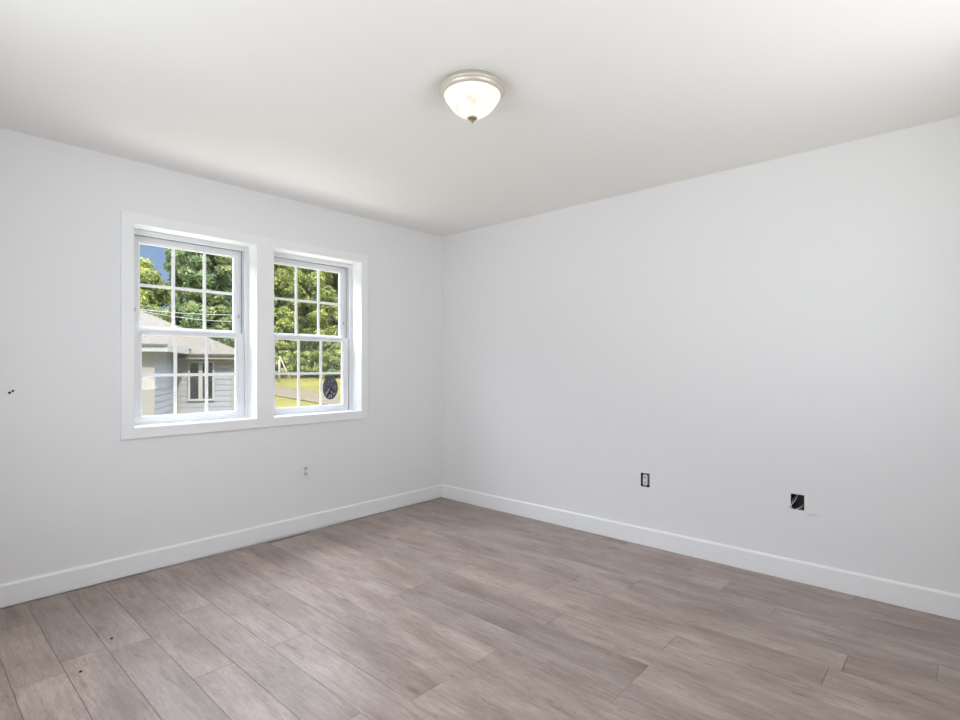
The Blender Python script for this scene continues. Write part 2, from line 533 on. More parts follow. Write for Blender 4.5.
baseboard('baseboard_back', 'b', XL, -0.014, 1, 0.0015, 'white baseboard on the wall behind the viewer')

# ------------------------------------------------------------------ window casing, jambs, windows
m = MB()
cx0, cx1, cz0, cz1 = -2.5785, -0.853, 0.802, 2.1305
m = wall_mesh(cx0, cx1, cz0, cz1, -0.018, 0.0, [(a, b, OZ0, OZ1) for (a, b) in OPEN], 'x')
o = m.build('trim_1', M_TRIM, bevel=0.0012)
tag(o, 'flat white casing framing both windows and the mullion between them', 'window casing', 'structure')

def sash(root, name, gx0, gx1, gz0, gz1, y0, y1, st, rb, rt, loose_latch=False):
    """gx/gz: glass opening; st stile width, rb / rt bottom and top rail heights"""
    m = MB()
    m.ring(gx0 - st, gx1 + st, gz0 - rb, gz1 + rt, st - 0.008, st - 0.008, rb - 0.008, rt - 0.008, y0, y1)
    o = m.build(name, M_VINYL, root, bevel=0.0015)
    yc = (y0 + y1) / 2 + 0.004
    b = MB()
    b.ring(gx0 - 0.008, gx1 + 0.008, gz0 - 0.008, gz1 + 0.008, 0.008, 0.008, 0.008, 0.008, y0 + 0.008, y1 - 0.004)
    b.build('glazing_bead', M_MUNTIN, o)
    g = MB()
    g.box(gx0 - 0.004, gx1 + 0.004, yc - 0.002, yc + 0.002, gz0 - 0.004, gz1 + 0.004)
    g.build('glass_pane', M_GLASS, o)
    q = MB()
    w3 = (gx1 - gx0) / 3
    hm = 0.0095
    xs = [gx0 + w3, gx0 + 2 * w3]
    zc = (gz0 + gz1) / 2
    # one connected grid of muntins: two uprights and one crossbar
    us = sorted([gx0, gx1] + [v for x in xs for v in (x - hm, x + hm)])
    holes = []
    edges = [gx0] + [v for x in xs for v in (x - hm, x + hm)] + [gx1]
    for i in range(0, 6, 2):
        holes.append((edges[i], edges[i + 1], gz0, zc - hm)); holes.append((edges[i], edges[i + 1], zc + hm, gz1))
    wall_mesh(gx0, gx1, gz0, gz1, yc - 0.008, yc - 0.0025, holes, 'x').build('muntin_grid', M_MUNTIN, o)
    return o

def make_window(idx, x0, x1, label):
    root = empty('window_%d' % idx, ((x0 + x1) / 2, 0.11, OZ0))
    tag(root, label, 'window', 'structure')
    root_inv = Matrix.Translation(-Vector(root.location))
    def fin(o):
        return o
    parts = []
    # jamb boards lining the opening
    m = MB()
    m.ring(x0 - JT, x1 + JT, OZ0 - JT, OZ1 + JT, JT, JT, JT, JT, -0.018 + 0.0185, 0.112)
    parts.append(m.build('jamb', M_TRIM, root))
    # vinyl frame: front lip, side channels, parting stop
    m = MB()
    m.ring(x0 - JT, x1 + JT, OZ0 - JT, OZ1 + JT, JT + 0.016, JT + 0.016, JT + 0.006, JT + 0.018, 0.112, 0.205)
    f = m.build('window_frame', M_VINYL, root, bevel=0.001)
    parts.append(f)
    m = MB()
    m.ring(x0 + 0.016, x1 - 0.016, OZ0 + 0.006, OZ1 - 0.018, 0.010, 0.010, 0.004, 0.014, 0.112, 0.120)
    parts.append(m.build('front_stop', M_VINYL, root))
    m = MB()
    m.ring(x0 + 0.016, x1 - 0.016, OZ0 + 0.006, OZ1 - 0.018, 0.014, 0.014, 0.004, 0.010, 0.1515, 0.1565)
    parts.append(m.build('parting_stop', M_VINYL, root))
    m = MB()
    m.ring(x0 + 0.030, x1 - 0.030, OZ0 + 0.012, OZ1 - 0.028, 0.0035, 0.0035, 0.002, 0.004, 0.1498, 0.1514)
    parts.append(m.build('weatherstrip', M_STRIP, root))
    # balance slots up the side channels
    for xx in (x0 + 0.0165, x1 - 0.0165):
        m = MB(); m.box(xx - 0.0012, xx + 0.0012, 0.133, 0.138, 1.49, 1.93)
        parts.append(m.build('balance_slot', M_LATCH, root))
    gx0, gx1 = (x0 + x1) / 2 - 0.288, (x0 + x1) / 2 + 0.285
    lo = sash(root, 'lower_sash', gx0, gx1, 0.919, 1.424, 0.1215, 0.1500, 0.056, 0.047, 0.034)
    up = sash(root, 'upper_sash', gx0, gx1, 1.477, 1.990, 0.1580, 0.1860, 0.056, 0.036, 0.062)
    # sash lock on the meeting rail, tilt latches
    m = MB()
    for s in (-1, 1):
        xc = (gx0 + gx1) / 2 + s * 0.29
        m = MB(); m.box(xc - 0.016, xc + 0.016, 0.128, 0.144, 1.458, 1.463)
        m.build('tilt_latch', M_VINYL, lo)
        xc = (gx0 + gx1) / 2 + s * 0.318
        m = MB(); m.box(xc - 0.005, xc + 0.005, 0.154, 0.158, 1.565, 1.59)
        m.build('vent_stop', M_LATCH, up)
    xc = (gx0 + gx1) / 2
    # outer half screen
    m = MB(); m.ring(x0 + 0.017, x1 - 0.017, OZ0 + 0.008, 1.475, 0.018, 0.018, 0.018, 0.018, 0.192, 0.200)
    sf = m.build('screen_frame', M_VINYL, root); parts.append(sf)
    m = MB(); m.face([(x0 + 0.035, 0.196, OZ0 + 0.026), (x1 - 0.035, 0.196, OZ0 + 0.026), (x1 - 0.035, 0.196, 1.457), (x0 + 0.035, 0.196, 1.457)])
    m.build('insect_screen', M_SCREEN, sf)
    for p in parts + [lo, up]:
        p.matrix_parent_inverse = root_inv
    return root

make_window(1, *OPEN[0], 'left double hung white window looking onto a grey neighbouring house')
make_window(2, *OPEN[1], 'right double hung white window looking onto a lawn, with an oval sticker')

# unseen side window added for fill light: a plain frame with a crossbar
root = empty('window_3', (XL - 0.1, (SWY0 + SWY1) / 2, SWZ0))
tag(root, 'added unseen side window in the wall beside the viewer', 'window', 'structure')
m = MB()
ym = (SWY0 + SWY1) / 2
hs = [(SWY0 + 0.05, ym - 0.025, SWZ0 + 0.05, SWZ1 - 0.05), (ym + 0.025, SWY1 - 0.05, SWZ0 + 0.05, SWZ1 - 0.05)]
o = wall_mesh(SWY0, SWY1, SWZ0, SWZ1, XL - 0.11, XL - 0.05, hs, 'y').build('window_frame', M_VINYL, root)
o.matrix_parent_inverse = Matrix.Translation(-Vector(root.location))
for h in hs:
    m = MB(); m.box(XL - 0.082, XL - 0.078, h[0], h[1], h[2], h[3])
    g = m.build('glass_pane', M_GLASS, root); g.matrix_parent_inverse = Matrix.Translation(-Vector(root.location))

root = empty('window_4', ((BWX0 + BWX1) / 2, YB - 0.1, BWZ0))  # unseen back window, added to let the fill lamps in
tag(root, 'added unseen wide window in the wall behind the viewer', 'window', 'structure')
xm = (BWX0 + BWX1) / 2
hs = [(BWX0 + 0.05, xm - 0.025, BWZ0 + 0.05, BWZ1 - 0.05), (xm + 0.025, BWX1 - 0.05, BWZ0 + 0.05, BWZ1 - 0.05)]
o = wall_mesh(BWX0, BWX1, BWZ0, BWZ1, YB - 0.11, YB - 0.05, hs, 'x').build('window_frame', M_VINYL, root)
o.matrix_parent_inverse = Matrix.Translation(-Vector(root.location))
for h in hs:
    m = MB(); m.box(h[0], h[1], YB - 0.082, YB - 0.078, h[2], h[3])
    g = m.build('glass_pane', M_GLASS, root); g.matrix_parent_inverse = Matrix.Translation(-Vector(root.location))

# ------------------------------------------------------------------ ceiling lamp
LX, LY = -1.7925, -2.0575
root = empty('ceiling_lamp', (LX, LY, HC))
tag(root, 'round flush mount ceiling lamp with glowing white glass bowl', 'ceiling lamp')
m = MB()
m.lathe([(0.122, 0.0), (0.128, -0.008), (0.136, -0.018), (0.1425, -0.023), (0.1430, -0.029), (0.1395, -0.032), (0.1355, -0.033), (0.1345, -0.039), (0.131, -0.044), (0.126, -0.0475), (0.118, -0.0475)], seg=64)
m.build('canopy', M_NICKEL, root)
md = mat('alabaster_glass', (0.30, 0.29, 0.27), 0.25)
v = mapping(md)
n1 = N(md, 'ShaderNodeTexNoise'); n1.inputs['Scale'].default_value = 13; n1.inputs['Detail'].default_value = 4; n1.inputs['Distortion'].default_value = 1.4
L(md, v, n1.inputs['Vector'])
ec = ramp(md, n1.outputs['Fac'], [(0.42, (1.0, 0.98, 0.94)), (0.56, (0.96, 0.90, 0.80)), (0.70, (0.80, 0.66, 0.50))])
L(md, ec, bsdf(md).inputs['Emission Color'])
bsdf(md).inputs['Emission Strength'].default_value = LAMP
m = MB()
prof = [(0.1215, -0.0480), (0.1215, -0.052), (0.117, -0.060), (0.111, -0.070), (0.1025, -0.083), (0.093, -0.095), (0.082, -0.107), (0.069, -0.118), (0.053, -0.128), (0.034, -0.136), (0.015, -0.1395), (0.003, -0.1405)]
m.lathe(prof, seg=64)
m.build('glass_bowl', md, root)
m = MB()
m.lathe([(0.004, -0.141), (0.019, -0.1415), (0.0215, -0.145), (0.018, -0.149), (0.008, -0.152), (0.0045, -0.156), (0.0055, -0.160), (0.004, -0.164), (0.0005, -0.166)], seg=24)
m.build('finial', M_BRASS, root)

# ------------------------------------------------------------------ outlets and cut-outs
def receptacle_faces(m_white, parent, along, n_off):
    pass

# duplex outlet with cover plate, window wall
OXc, OZc = -1.4065, 0.449
root = empty('wall_outlet', (OXc, 0, OZc))
tag(root, 'white duplex outlet with cover plate low on the window wall', 'outlet')
m = MB(); m.box(-0.037, 0.037, -0.0065, -0.0005, -0.058, 0.058)
m.build('cover_plate', M_WHITE, root, bevel=0.003)
for s in (1, -1):
    m = MB()
    pts = []
    for k in range(20):
        a = 2 * PI * k / 20
        pts.append((0.0172 * math.cos(a), max(-0.0125, min(0.0125, 0.0172 * math.sin(a)))))
    vs = [(p[0], -0.0065, s * 0.0197 + p[1]) for p in pts] + [(p[0], -0.0095, s * 0.0197 + p[1]) for p in pts]
    n = len(pts)
    m.raw(vs, [tuple(range(n)), tuple(range(n, 2 * n))] + [(k, (k + 1) % n, n + (k + 1) % n, n + k) for k in range(n)])
    r = m.build('receptacle_face', M_GREYP, root)
    r['label'] = 'light grey receptacle face'
    for sx_, hh in ((-0.0065, 0.0045), (0.0065, 0.0055)):
        q = MB(); q.box(sx_ - 0.0014, sx_ + 0.0014, -0.0101, -0.0094, s * 0.0197 + 0.003 - hh, s * 0.0197 + 0.003 + hh)
        q.build('slot', M_BLACK, r)
    q = MB(); q.lathe([(0.0028, -0.0101), (0.0028, -0.0094)], 0, s * 0.0197 - 0.0075, 12, axis='y')
    q.build('ground_hole', M_BLACK, r)
m = MB(); m.lathe([(0.0001, -0.0078), (0.003, -0.0075), (0.0032, -0.0064)], 0, 0, 14, axis='y')
m.build('screw', M_SCREW, root)

def open_box(y0, y1, z0, z1, depth):
    """five sided electrical box set in the wall, open to the room"""
    m = MB(); t = 0.002
    y0 += 0.001; y1 -= 0.001; z0 += 0.001; z1 -= 0.001
    o_ = [(y0, z0), (y1, z0), (y1, z1), (y0, z1)]
    i_ = [(y0 + t, z0 + t), (y1 - t, z0 + t), (y1 - t, z1 - t), (y0 + t, z1 - t)]
    a = 0.001
    vs = [(a, *p) for p in o_] + [(a, *p) for p in i_] + [(depth, *p) for p in o_] + [(depth - t, *p) for p in i_]
    fs = []
    for k in range(4):
        n = (k + 1) % 4
        fs += [(k, n, 4 + n, 4 + k), (n, k, 8 + k, 8 + n), (4 + k, 4 + n, 12 + n, 12 + k)]
    fs += [(8, 9, 10, 11), (12, 15, 14, 13)]
    m.raw(vs, fs)
    return m

# bare receptacle without a plate, right wall
yc, zc = (BX1[0] + BX1[1]) / 2, (BX1[2] + BX1[3]) / 2
root = empty('bare_outlet', (0, yc, zc))
tag(root, 'white receptacle without cover plate in a black box on the right wall', 'outlet')
inv = Matrix.Translation((0, -yc, -zc))
o = open_box(*BX1, 0.06).build('electrical_box', M_BLACK, root); o.matrix_parent_inverse = inv
o['label'] = 'black box behind the receptacle'
m = MB(); m.box(-0.004, 0.030, -0.0165, 0.0165, -0.034, 0.034)
body = m.build('receptacle', M_WHITE, root, bevel=0.003)
for s in (1, -1):
    q = MB(); q.box(-0.0055, -0.0040, -0.0115, 0.0115, s * 0.0175 - 0.0125, s * 0.0175 + 0.0125)
    q.build('receptacle_face', M_GREYP, body, bevel=0.0005)
    for yy in (-0.0055, 0.0055):
        q = MB(); q.box(-0.0062, -0.0054, yy - 0.0013, yy + 0.0013, s * 0.0175 - 0.003, s * 0.0175 + 0.006)
        q.build('slot', M_BLACK, body)
    m = MB()
    m.box(-0.0015, 0.000, -0.010, 0.010, s * 0.034, s * 0.0455)
    m.build('mounting_strap', M_SCREW, root)
    m = MB(); m.box(-0.0010, -0.0002, -0.015, 0.015, s * 0.0475, s * 0.0525)
    m.build('plaster_ear', M_WHITE, root)

# open cut-out with loose cables, right wall
yc, zc = (BX2[0] + BX2[1]) / 2, (BX2[2] + BX2[3]) / 2
root = empty('junction_box', (0, yc, zc))
tag(root, 'open black junction box with loose white cables on the right wall', 'junction box')
inv = Matrix.Translation((0, -yc, -zc))
o = open_box(*BX2, 0.07).build('electrical_box', M_BLACK, root); o.matrix_parent_inverse = inv
W = 0.034; H = 0.0435
def cable(pts, r, mt, name, par):
    m = MB()
    P = [Vector(p) for p in pts]
    Q = []
    for i in range(len(P) - 1):
        p0, p1, p2, p3 = P[max(i - 1, 0)], P[i], P[i + 1], P[min(i + 2, len(P) - 1)]
        for k in range(6):
            t = k / 6
            Q.append(0.5 * ((2 * p1) + (p2 - p0) * t + (2 * p0 - 5 * p1 + 4 * p2 - p3) * t * t + (3 * p1 - p0 - 3 * p2 + p3) * t ** 3))
    Q.append(P[-1])
    m.tube(Q, r, 8)
    return m.build(name, mt, par)
# in the view the left side of the box is its +y side
M_CABLE = mat('cable_grey', (0.40, 0.40, 0.41), 0.5)
M_JACKET = mat('cable_white', (0.75, 0.75, 0.74), 0.45)
cable([(0.045, 0.006, 0.036), (0.020, 0.009, 0.018), (0.006, 0.018, -0.002), (-0.004, 0.028, -0.018), (-0.008, 0.031, -0.030), (-0.006, 0.022, -0.040)], 0.0020, M_JACKET, 'cable', root)
cable([(0.050, 0.012, 0.030), (0.028, 0.022, 0.016), (0.012, 0.026, 0.004), (0.004, 0.030, -0.012)], 0.0018, M_CABLE, 'cable', root)
cable([(0.045, -0.012, -0.030), (0.014, -0.006, -0.036), (-0.003, 0.004, -0.041), (-0.006, 0.012, -0.046)], 0.0028, M_JACKET, 'cable', root)
cable([(0.040, -0.022, -0.018), (0.016, -0.018, -0.032), (0.002, -0.014, -0.042)], 0.0018, M_CABLE, 'cable', root)
m = MB(); m.lathe([(0.0035, -0.0016), (0.0035, 0.0), ], 0, 0, 12, axis='y')
o = m.build('screw_tab', M_BLACK, root)
o.rotation_euler = (0, 0, PI / 2); o.location = (-0.0002, 0.0385, -0.034)

# two tiny dark screws on the window wall
for (dx, dz, r, lab) in ((-0.006, -0.004, 0.0062, 'lower of two tiny dark screws in the wall left of the windows'), (0.007, 0.005, 0.0055, 'upper of two tiny dark screws in the wall left of the windows')):
    m = MB(); m.lathe([(0.0005, -0.005), (r * 0.8, -0.0045), (r, -0.002), (r, -0.0003)], 0, 0, 16, axis='y')
    o = m.build('wall_screw', M_BLACK); o.location = (-3.058 + dx, 0, 1.096 + dz)
    tag(o, lab, 'screw', group='screws left of the windows')

# two dark specks of debris on the floor
for (px_, py_, lab) in ((-2.806, -0.782, 'dark speck of debris on the floor nearer the window wall'), (-2.962, -0.997, 'dark speck of debris on the floor farther from the window wall')):
    m = MB(); m.lathe([(0.0055, 0.0), (0.0065, 0.002), (0.0045, 0.005), (0.0005, 0.006)], 0, 0, 9)
    o = m.build('debris', M_BLACK); o.location = (px_, py_, 0.0003); o.scale = (1.0, 0.8, 1)
    tag(o, lab, 'debris', group='specks on the floor')

# ------------------------------------------------------------------ oval sticker on the right window
root = empty('window_sticker', (-1.108, 0.1338, 1.054))
tag(root, 'dark oval sticker with pale marks on the right window, lowest right pane', 'sticker')
ms = mat('sticker_print', (0.05, 0.055, 0.07), 0.5)
v = mapping(ms)
f = noise_tex(ms, v, 42, 4, 0.7)
L(ms, ramp(ms, f, [(0.36, (0.022, 0.024, 0.028)), (0.52, (0.075, 0.082, 0.098)), (0.66, (0.24, 0.255, 0.29))]), bsdf(ms).inputs['Base Color'])
def oval(rx, rz, y0, y1, n=40):
    m = MB()
    vs = [(rx * math.cos(2 * PI * k / n), y0, rz * math.sin(2 * PI * k / n)) for k in range(n)]
    vs += [(p[0], y1, p[2]) for p in vs]
    m.raw(vs, [tuple(range(n)), tuple(range(n, 2 * n))] + [(k, (k + 1) % n, n + (k + 1) % n, n + k) for k in range(n)])
    return m
oval(0.068, 0.093, -0.0008, 0.0).build('backing', M_BLACK, root)
oval(0.064, 0.089, -0.0014, -0.0009).build('print', ms, root)
M_PALE = mat('sticker_pale', (0.42, 0.43, 0.45), 0.5)
def strip(pts, wd, y):
    m = MB()
    for i in range(len(pts) - 1):
        a, b = Vector((pts[i][0], pts[i][1])), Vector((pts[i + 1][0], pts[i + 1][1]))
        d = (b - a).normalized(); n = Vector((-d.y, d.x)) * wd / 2
        c = [a + n, b + n, b - n, a - n]
        lo_ = [(p.x, y, p.y) for p in c]; hi = [(p.x, y - 0.0004, p.y) for p in c]
        m.raw(lo_ + hi, [(0, 1, 2, 3), (4, 5, 6, 7), (0, 1, 5, 4), (1, 2, 6, 5), (2, 3, 7, 6), (3, 0, 4, 7)])
    return m
m = MB()
m.raw([(-0.036, -0.0015, -0.066), (0.004, -0.0015, 0.010), (0.034, -0.0015, -0.030), (0.022, -0.0015, -0.072), (-0.008, -0.0015, -0.082)], [(0, 1, 2, 3, 4)])
m.build('dark_mark', M_BLACK, root)
strip([(-0.044, -0.058), (-0.008, -0.006)], 0.007, -0.0018).build('pale_mark', M_PALE, root)
strip([(-0.014, -0.078), (-0.006, -0.056)], 0.010, -0.0018).build('pale_mark', M_PALE, root)
strip([(0.006, -0.080), (0.012, -0.062), (0.004, -0.050)], 0.008, -0.0018).build('pale_mark', M_PALE, root)
strip([(0.004, -0.026), (0.016, -0.040)], 0.008, -0.0018).build('pale_mark', M_PALE, root)
strip([(0.026, -0.044), (0.036, -0.054)], 0.009, -0.0018).build('pale_mark', M_PALE, root)

# ================================================================== OUTSIDE
EYE = Vector((CX, CY, 0))
def at(lat, d, z):
    """lat metres to the right of the viewing axis, d metres along it, height z"""
    p = EYE + RT * lat + FW * d
    return Vector((p.x, p.y, z))
def px2lat(px, d):
    return (px - 480) / 534 * d
def py2z(py, d):
    return CZ + (366 - py) / 534 * d
def ground_z(d):
    if d < 20: return -0.85
    if d < 25: return -0.85 + 0.004 * (d - 20)
    if d < 40: return -0.83 + 0.097 * (d - 25)
    return 0.625

# lawn
mg = mat('lawn_grass', (0.2, 0.22, 0.05), 0.9, 0, 0.1)
v = mapping(mg)
a = noise_tex(mg, v, 0.45, 5, 0.6)
b = noise_tex(mg, v, 9, 4, 0.7)
c1 = ramp(mg, a, [(0.35, (0.135, 0.128, 0.030)), (0.65, (0.225, 0.19, 0.05))])
c2 = mixc(mg, ramp(mg, b, [(0.35, (0.6, 0.6, 0.6)), (0.6, (0, 0, 0))]), c1, mixc(mg, 1.0, c1, (0.75, 0.8, 0.7), 'MULTIPLY'))
L(mg, c2, bsdf(mg).inputs['Base Color'])
m = MB()
ds = [4.0 + 0 * i for i in range(0)] + [2, 8, 14, 20, 25, 30, 35, 40, 44, 47, 55, 70, 100]
ls = [-1.2, -1.0, -0.8, -0.6, -0.4, -0.2, 0.0, 0.3]
# the lawn starts at the house wall
vs = []; fs = []
gx = [-60 + 10 * i for i in range(19)]
gy = [0.26] + [4 * i for i in range(1, 30)]
for yy in gy:
    for xx in gx:
        d = (Vector((xx, yy, 0)) - EYE).dot(FW)
        vs.append((xx, yy, ground_z(d)))
W_ = len(gx)
for j in range(len(gy) - 1):
    for i in range(W_ - 1):
        fs.append((j * W_ + i, j * W_ + i + 1, (j + 1) * W_ + i + 1, (j + 1) * W_ + i))
m.raw(vs, fs, 0, True)
o = m.build('lawn', mg)
tag(o, 'sunlit yellow green lawn outside the windows', 'lawn', 'structure')

# driveway across the lawn
mdw = mat('driveway_gravel', (0.24, 0.20, 0.17), 0.9, 0, 0.1)
v = mapping(mdw)
L(mdw, ramp(mdw, noise_tex(mdw, v, 3, 5, 0.7), [(0.35, (0.130, 0.105, 0.068)), (0.65, (0.178, 0.147, 0.096))]), bsdf(mdw).inputs['Base Color'])
m = MB()
vs = []; fs = []
K = 26
for i in range(K + 1):
    lat = -18 + 14 * i / K
    mid = 30.5 - (lat + 10.97) * 0.80
    for e_ in (-1.45, 1.45):
        d = mid + e_
        vs.append(at(lat, d, ground_z(d) + 0.05))
    vs.append(at(lat, mid + 1.45, ground_z(mid + 1.45) - 0.1)); vs.append(at(lat, mid - 1.45, ground_z(mid - 1.45) - 0.1))
for i in range(K):
    q = i * 4; r = q + 4
    for k in range(4):
        k2 = (k + 1) % 4
        order = [0, 1, 2, 3]
        fs.append((q + order[k], q + order[k2], r + order[k2], r + order[k]))
m.raw(vs, fs)
o = m.build('road', mdw)
tag(o, 'grey brown driveway crossing the lawn beyond the right window', 'driveway', 'structure')

# ---------------- neighbouring house
HT = math.radians(20)
PIV = (-7.72, 15.0)         # a point on its main facade: lateral, depth
hr = empty('neighbouring_house', at(PIV[0], PIV[1], -0.85), -math.atan2(FW.x, FW.y) + HT)
tag(hr, 'grey clapboard house with pale shingle roof seen through left window', 'house')
def HP(u, v, z):            # local to the house empty (u along the facade, v away)
    return (u, v, z + 0.85)
def fu(px):                 # facade coordinate seen at a column of the view
    a_ = (px - 480) / 534
    return (a_ * PIV[1] - PIV[0]) / (math.cos(HT) - a_ * math.sin(HT))
def fz(py, u, v=0.0):
    return CZ + (366 - py) / 534 * (PIV[1] + u * math.sin(HT) + v * math.cos(HT))
M_SIDE = mat('siding_grey', (0.275, 0.278, 0.298), 0.6, 0, 0.2)
M_CREAM = mat('fascia_cream', (0.28, 0.255, 0.222), 0.6, 0, 0.2)
M_FRAME = mat('house_window_frame', (0.36, 0.35, 0.335), 0.5, 0, 0.2)
M_PANE = mat('dark_house_glass', (0.035, 0.034, 0.035), 0.3, 0, 0.2)
v = mapping(M_PANE)
L(M_PANE, ramp(M_PANE, noise_tex(M_PANE, v, 7, 4, 0.7), [(0.4, (0.018, 0.017, 0.018)), (0.68, (0.06, 0.054, 0.052))]), bsdf(M_PANE).inputs['Base Color'])
M_ROOF = mat('shingles', (0.40, 0.36, 0.32), 0.9, 0, 0.1)
v = mapping(M_ROOF)
L(M_ROOF, ramp(M_ROOF, noise_tex(M_ROOF, v, 14, 4, 0.75), [(0.35, (0.122, 0.106, 0.086)), (0.65, (0.205, 0.180, 0.148))]), bsdf(M_ROOF).inputs['Base Color'])
M_GUT = mat('gutter_grey', (0.10, 0.09, 0.08), 0.5)

def siding(a, b, z0, z1, name, step=0.155):
    """lap siding from plan point a to b: sawtooth boards leaning outwards"""
    m = MB()
    a2, b2 = Vector((a[0], a[1])), Vector((b[0], b[1]))
    d = (b2 - a2).normalized(); n = Vector((d.y, -d.x))
    z = z0
    while z < z1 - 1e-4:
        t = min(z + step, z1)
        p0, p1 = a2 + n * 0.020, b2 + n * 0.020
        q0, q1 = a2 + n * 0.006, b2 + n * 0.006
        m.face([HP(p0.x, p0.y, z), HP(p1.x, p1.y, z), HP(q1.x, q1.y, t), HP(q0.x, q0.y, t)])
        m.face([HP(a2.x, a2.y, z), HP(b2.x, b2.y, z), HP(p1.x, p1.y, z), HP(p0.x, p0.y, z)])
        z = t
    m.face([HP(a2.x, a2.y, z0), HP(b2.x, b2.y, z0), HP(b2.x, b2.y, z1), HP(a2.x, a2.y, z1)])
    return m.build(name, M_SIDE, hr)

ZG = -0.85
EW, EM = 1.70, 1.55         # eave heights of wing and main block
wu, wv = -0.697, -2.84      # wing corner
mu = fu(234.5)              # right end of the main block
OVH = 0.36
siding((-6.5, wv), (wu, wv), ZG, EW, 'siding_wall')
siding((wu, wv), (wu, 0.0), ZG, EW, 'siding_wall')
siding((wu, 0.0), (mu, 0.0), ZG, EM, 'siding_wall')
siding((mu, 0.0), (mu, 5.6), ZG, EM, 'siding_wall')
def hbox(u0, u1, v0, v1, z0, z1, name, mt, par=hr):
    m = MB()
    A = HP(u0, v0, z0); B = HP(u1, v1, z1)
    m.box(A[0], B[0], A[1], B[1], A[2], B[2])
    return m.build(name, mt, par)
for u0, u1, v0, v1, zt in ((wu - 0.30, wu + 0.035, wv - 0.035, wv, EW), (mu - 0.09, mu + 0.035, -0.035, 0, EM), (wu + 0.03, wu + 0.10, -0.035, -0.001, EM)):
    hbox(u0, u1, v0, v1, ZG, zt, 'corner_trim', M_CREAM)
we = wu + OVH
me_ = mu + OVH
hbox(-6.5, we, wv - OVH - 0.03, wv - OVH, EW - 0.15, EW, 'fascia', M_FRAME)
hbox(we - 0.03, we, wv - OVH + 0.001, -OVH - 0.04, EW - 0.15, EW, 'fascia', M_FRAME)
hbox(-6.5, we - 0.031, wv - OVH + 0.001, -0.03, EW - 0.15, EW - 0.12, 'soffit', M_CREAM)
hbox(we - 0.1, me_, -OVH - 0.03, -OVH, EM - 0.13, EM, 'fascia', M_CREAM)
hbox(wu + 0.03, me_, -OVH + 0.001, -0.03, EM - 0.13, EM - 0.10, 'soffit', M_CREAM)
hbox(wu + 0.11, mu - 0.10, -0.045, -0.03, EM - 0.42, EM - 0.131, 'frieze', M_CREAM)
hbox(we - 0.1, me_, -OVH - 0.10, -OVH - 0.031, EM - 0.03, EM + 0.015, 'gutter', M_GUT)
hbox(-6.5, we, wv - OVH - 0.08, wv - OVH - 0.031, EW - 0.02, EW + 0.02, 'gutter', M_GUT)
def hip(name, l0, l1, d0, d1, ze, zr, run):
    m = MB()
    base = [HP(l0, d0, ze), HP(l1, d0, ze), HP(l1, d1, ze), HP(l0, d1, ze)]
    if l1 - l0 >= d1 - d0:
        dm = (d0 + d1) / 2
        vs = base + [HP(l0 + run, dm, zr), HP(l1 - run, dm, zr)]
        fs = [(0, 1, 5, 4), (1, 2, 5), (2, 3, 4, 5), (3, 0, 4), (0, 3, 2, 1)]
    else:
        lm = (l0 + l1) / 2
        vs = base + [HP(lm, d0 + run, zr), HP(lm, d1 - run, zr)]
        fs = [(0, 1, 4), (1, 2, 5, 4), (2, 3, 5), (3, 0, 4, 5), (0, 3, 2, 1)]
    m.raw(vs, fs)
    return m.build(name, M_ROOF, hr)
hip('roof', we - 5.2, we, wv - OVH, 4.0, EW + 0.001, EW + 0.38 * 2.6, 2.6)
hip('roof', -9.0, me_, -OVH, -OVH + 6.8, EM + 0.001, EM + 0.43 * 3.4, 3.4)
# double window of the main facade
w0, w1 = fu(188.3), fu(214.8)
z0_, z1_ = fz(400.8, -0.2), fz(361.0, -0.2)
A = HP(w0, -0.07, z0_); B = HP(w1, -0.001, z1_)
wm = (A[0] + B[0]) / 2
FRW = 0.055
fr = wall_mesh(A[0], B[0], A[2], B[2], A[1], B[1], [(A[0] + FRW, wm - 0.07, A[2] + FRW, B[2] - FRW), (wm + 0.03, B[0] - FRW, A[2] + FRW, B[2] - FRW)], 'x').build('window', M_FRAME, hr)
for (p, q) in ((A[0] + FRW, wm - 0.07), (wm + 0.03, B[0] - FRW)):
    m = MB(); m.box(p, q, A[1] + 0.02, A[1] + 0.03, A[2] + FRW, B[2] - FRW)
    m.build('glass_pane', M_PANE, fr)

# ---------------- trees
def leaf_mat(name, cols):
    m = bpy.data.materials.new(name)
    m.use_nodes = True
    n = m.node_tree; n.nodes.clear()
    o = n.nodes.new('ShaderNodeOutputMaterial')
    at_ = n.nodes.new('ShaderNodeAttribute'); at_.attribute_name = 'leaf'
    r = n.nodes.new('ShaderNodeValToRGB')
    el = r.color_ramp.elements
    el[0].position = 0; el[0].color = (*cols[0], 1)
    el[1].position = 1; el[1].color = (*cols[2], 1)
    q = el.new(0.5); q.color = (*cols[1], 1)
    d = n.nodes.new('ShaderNodeBsdfDiffuse'); t = n.nodes.new('ShaderNodeBsdfTranslucent')
    x = n.nodes.new('ShaderNodeMixShader'); x.inputs[0].default_value = 0.3
    n.links.new(at_.outputs['Fac'], r.inputs[0])
    n.links.new(r.outputs[0], d.inputs[0]); n.links.new(r.outputs[0], t.inputs[0])
    n.links.new(d.outputs[0], x.inputs[1]); n.links.new(t.outputs[0], x.inputs[2])
    n.links.new(x.outputs[0], o.inputs[0])
    return m
LEAF_A = leaf_mat('leaves_yellow_green', ((0.11, 0.18, 0.08), (0.30, 0.34, 0.10), (0.66, 0.62, 0.21)))
LEAF_B = leaf_mat('leaves_mid_green', ((0.11, 0.19, 0.11), (0.26, 0.33, 0.14), (0.54, 0.54, 0.25)))
LEAF_C = leaf_mat('leaves_blue_green', ((0.09, 0.16, 0.125), (0.17, 0.24, 0.16), (0.36, 0.40, 0.24)))
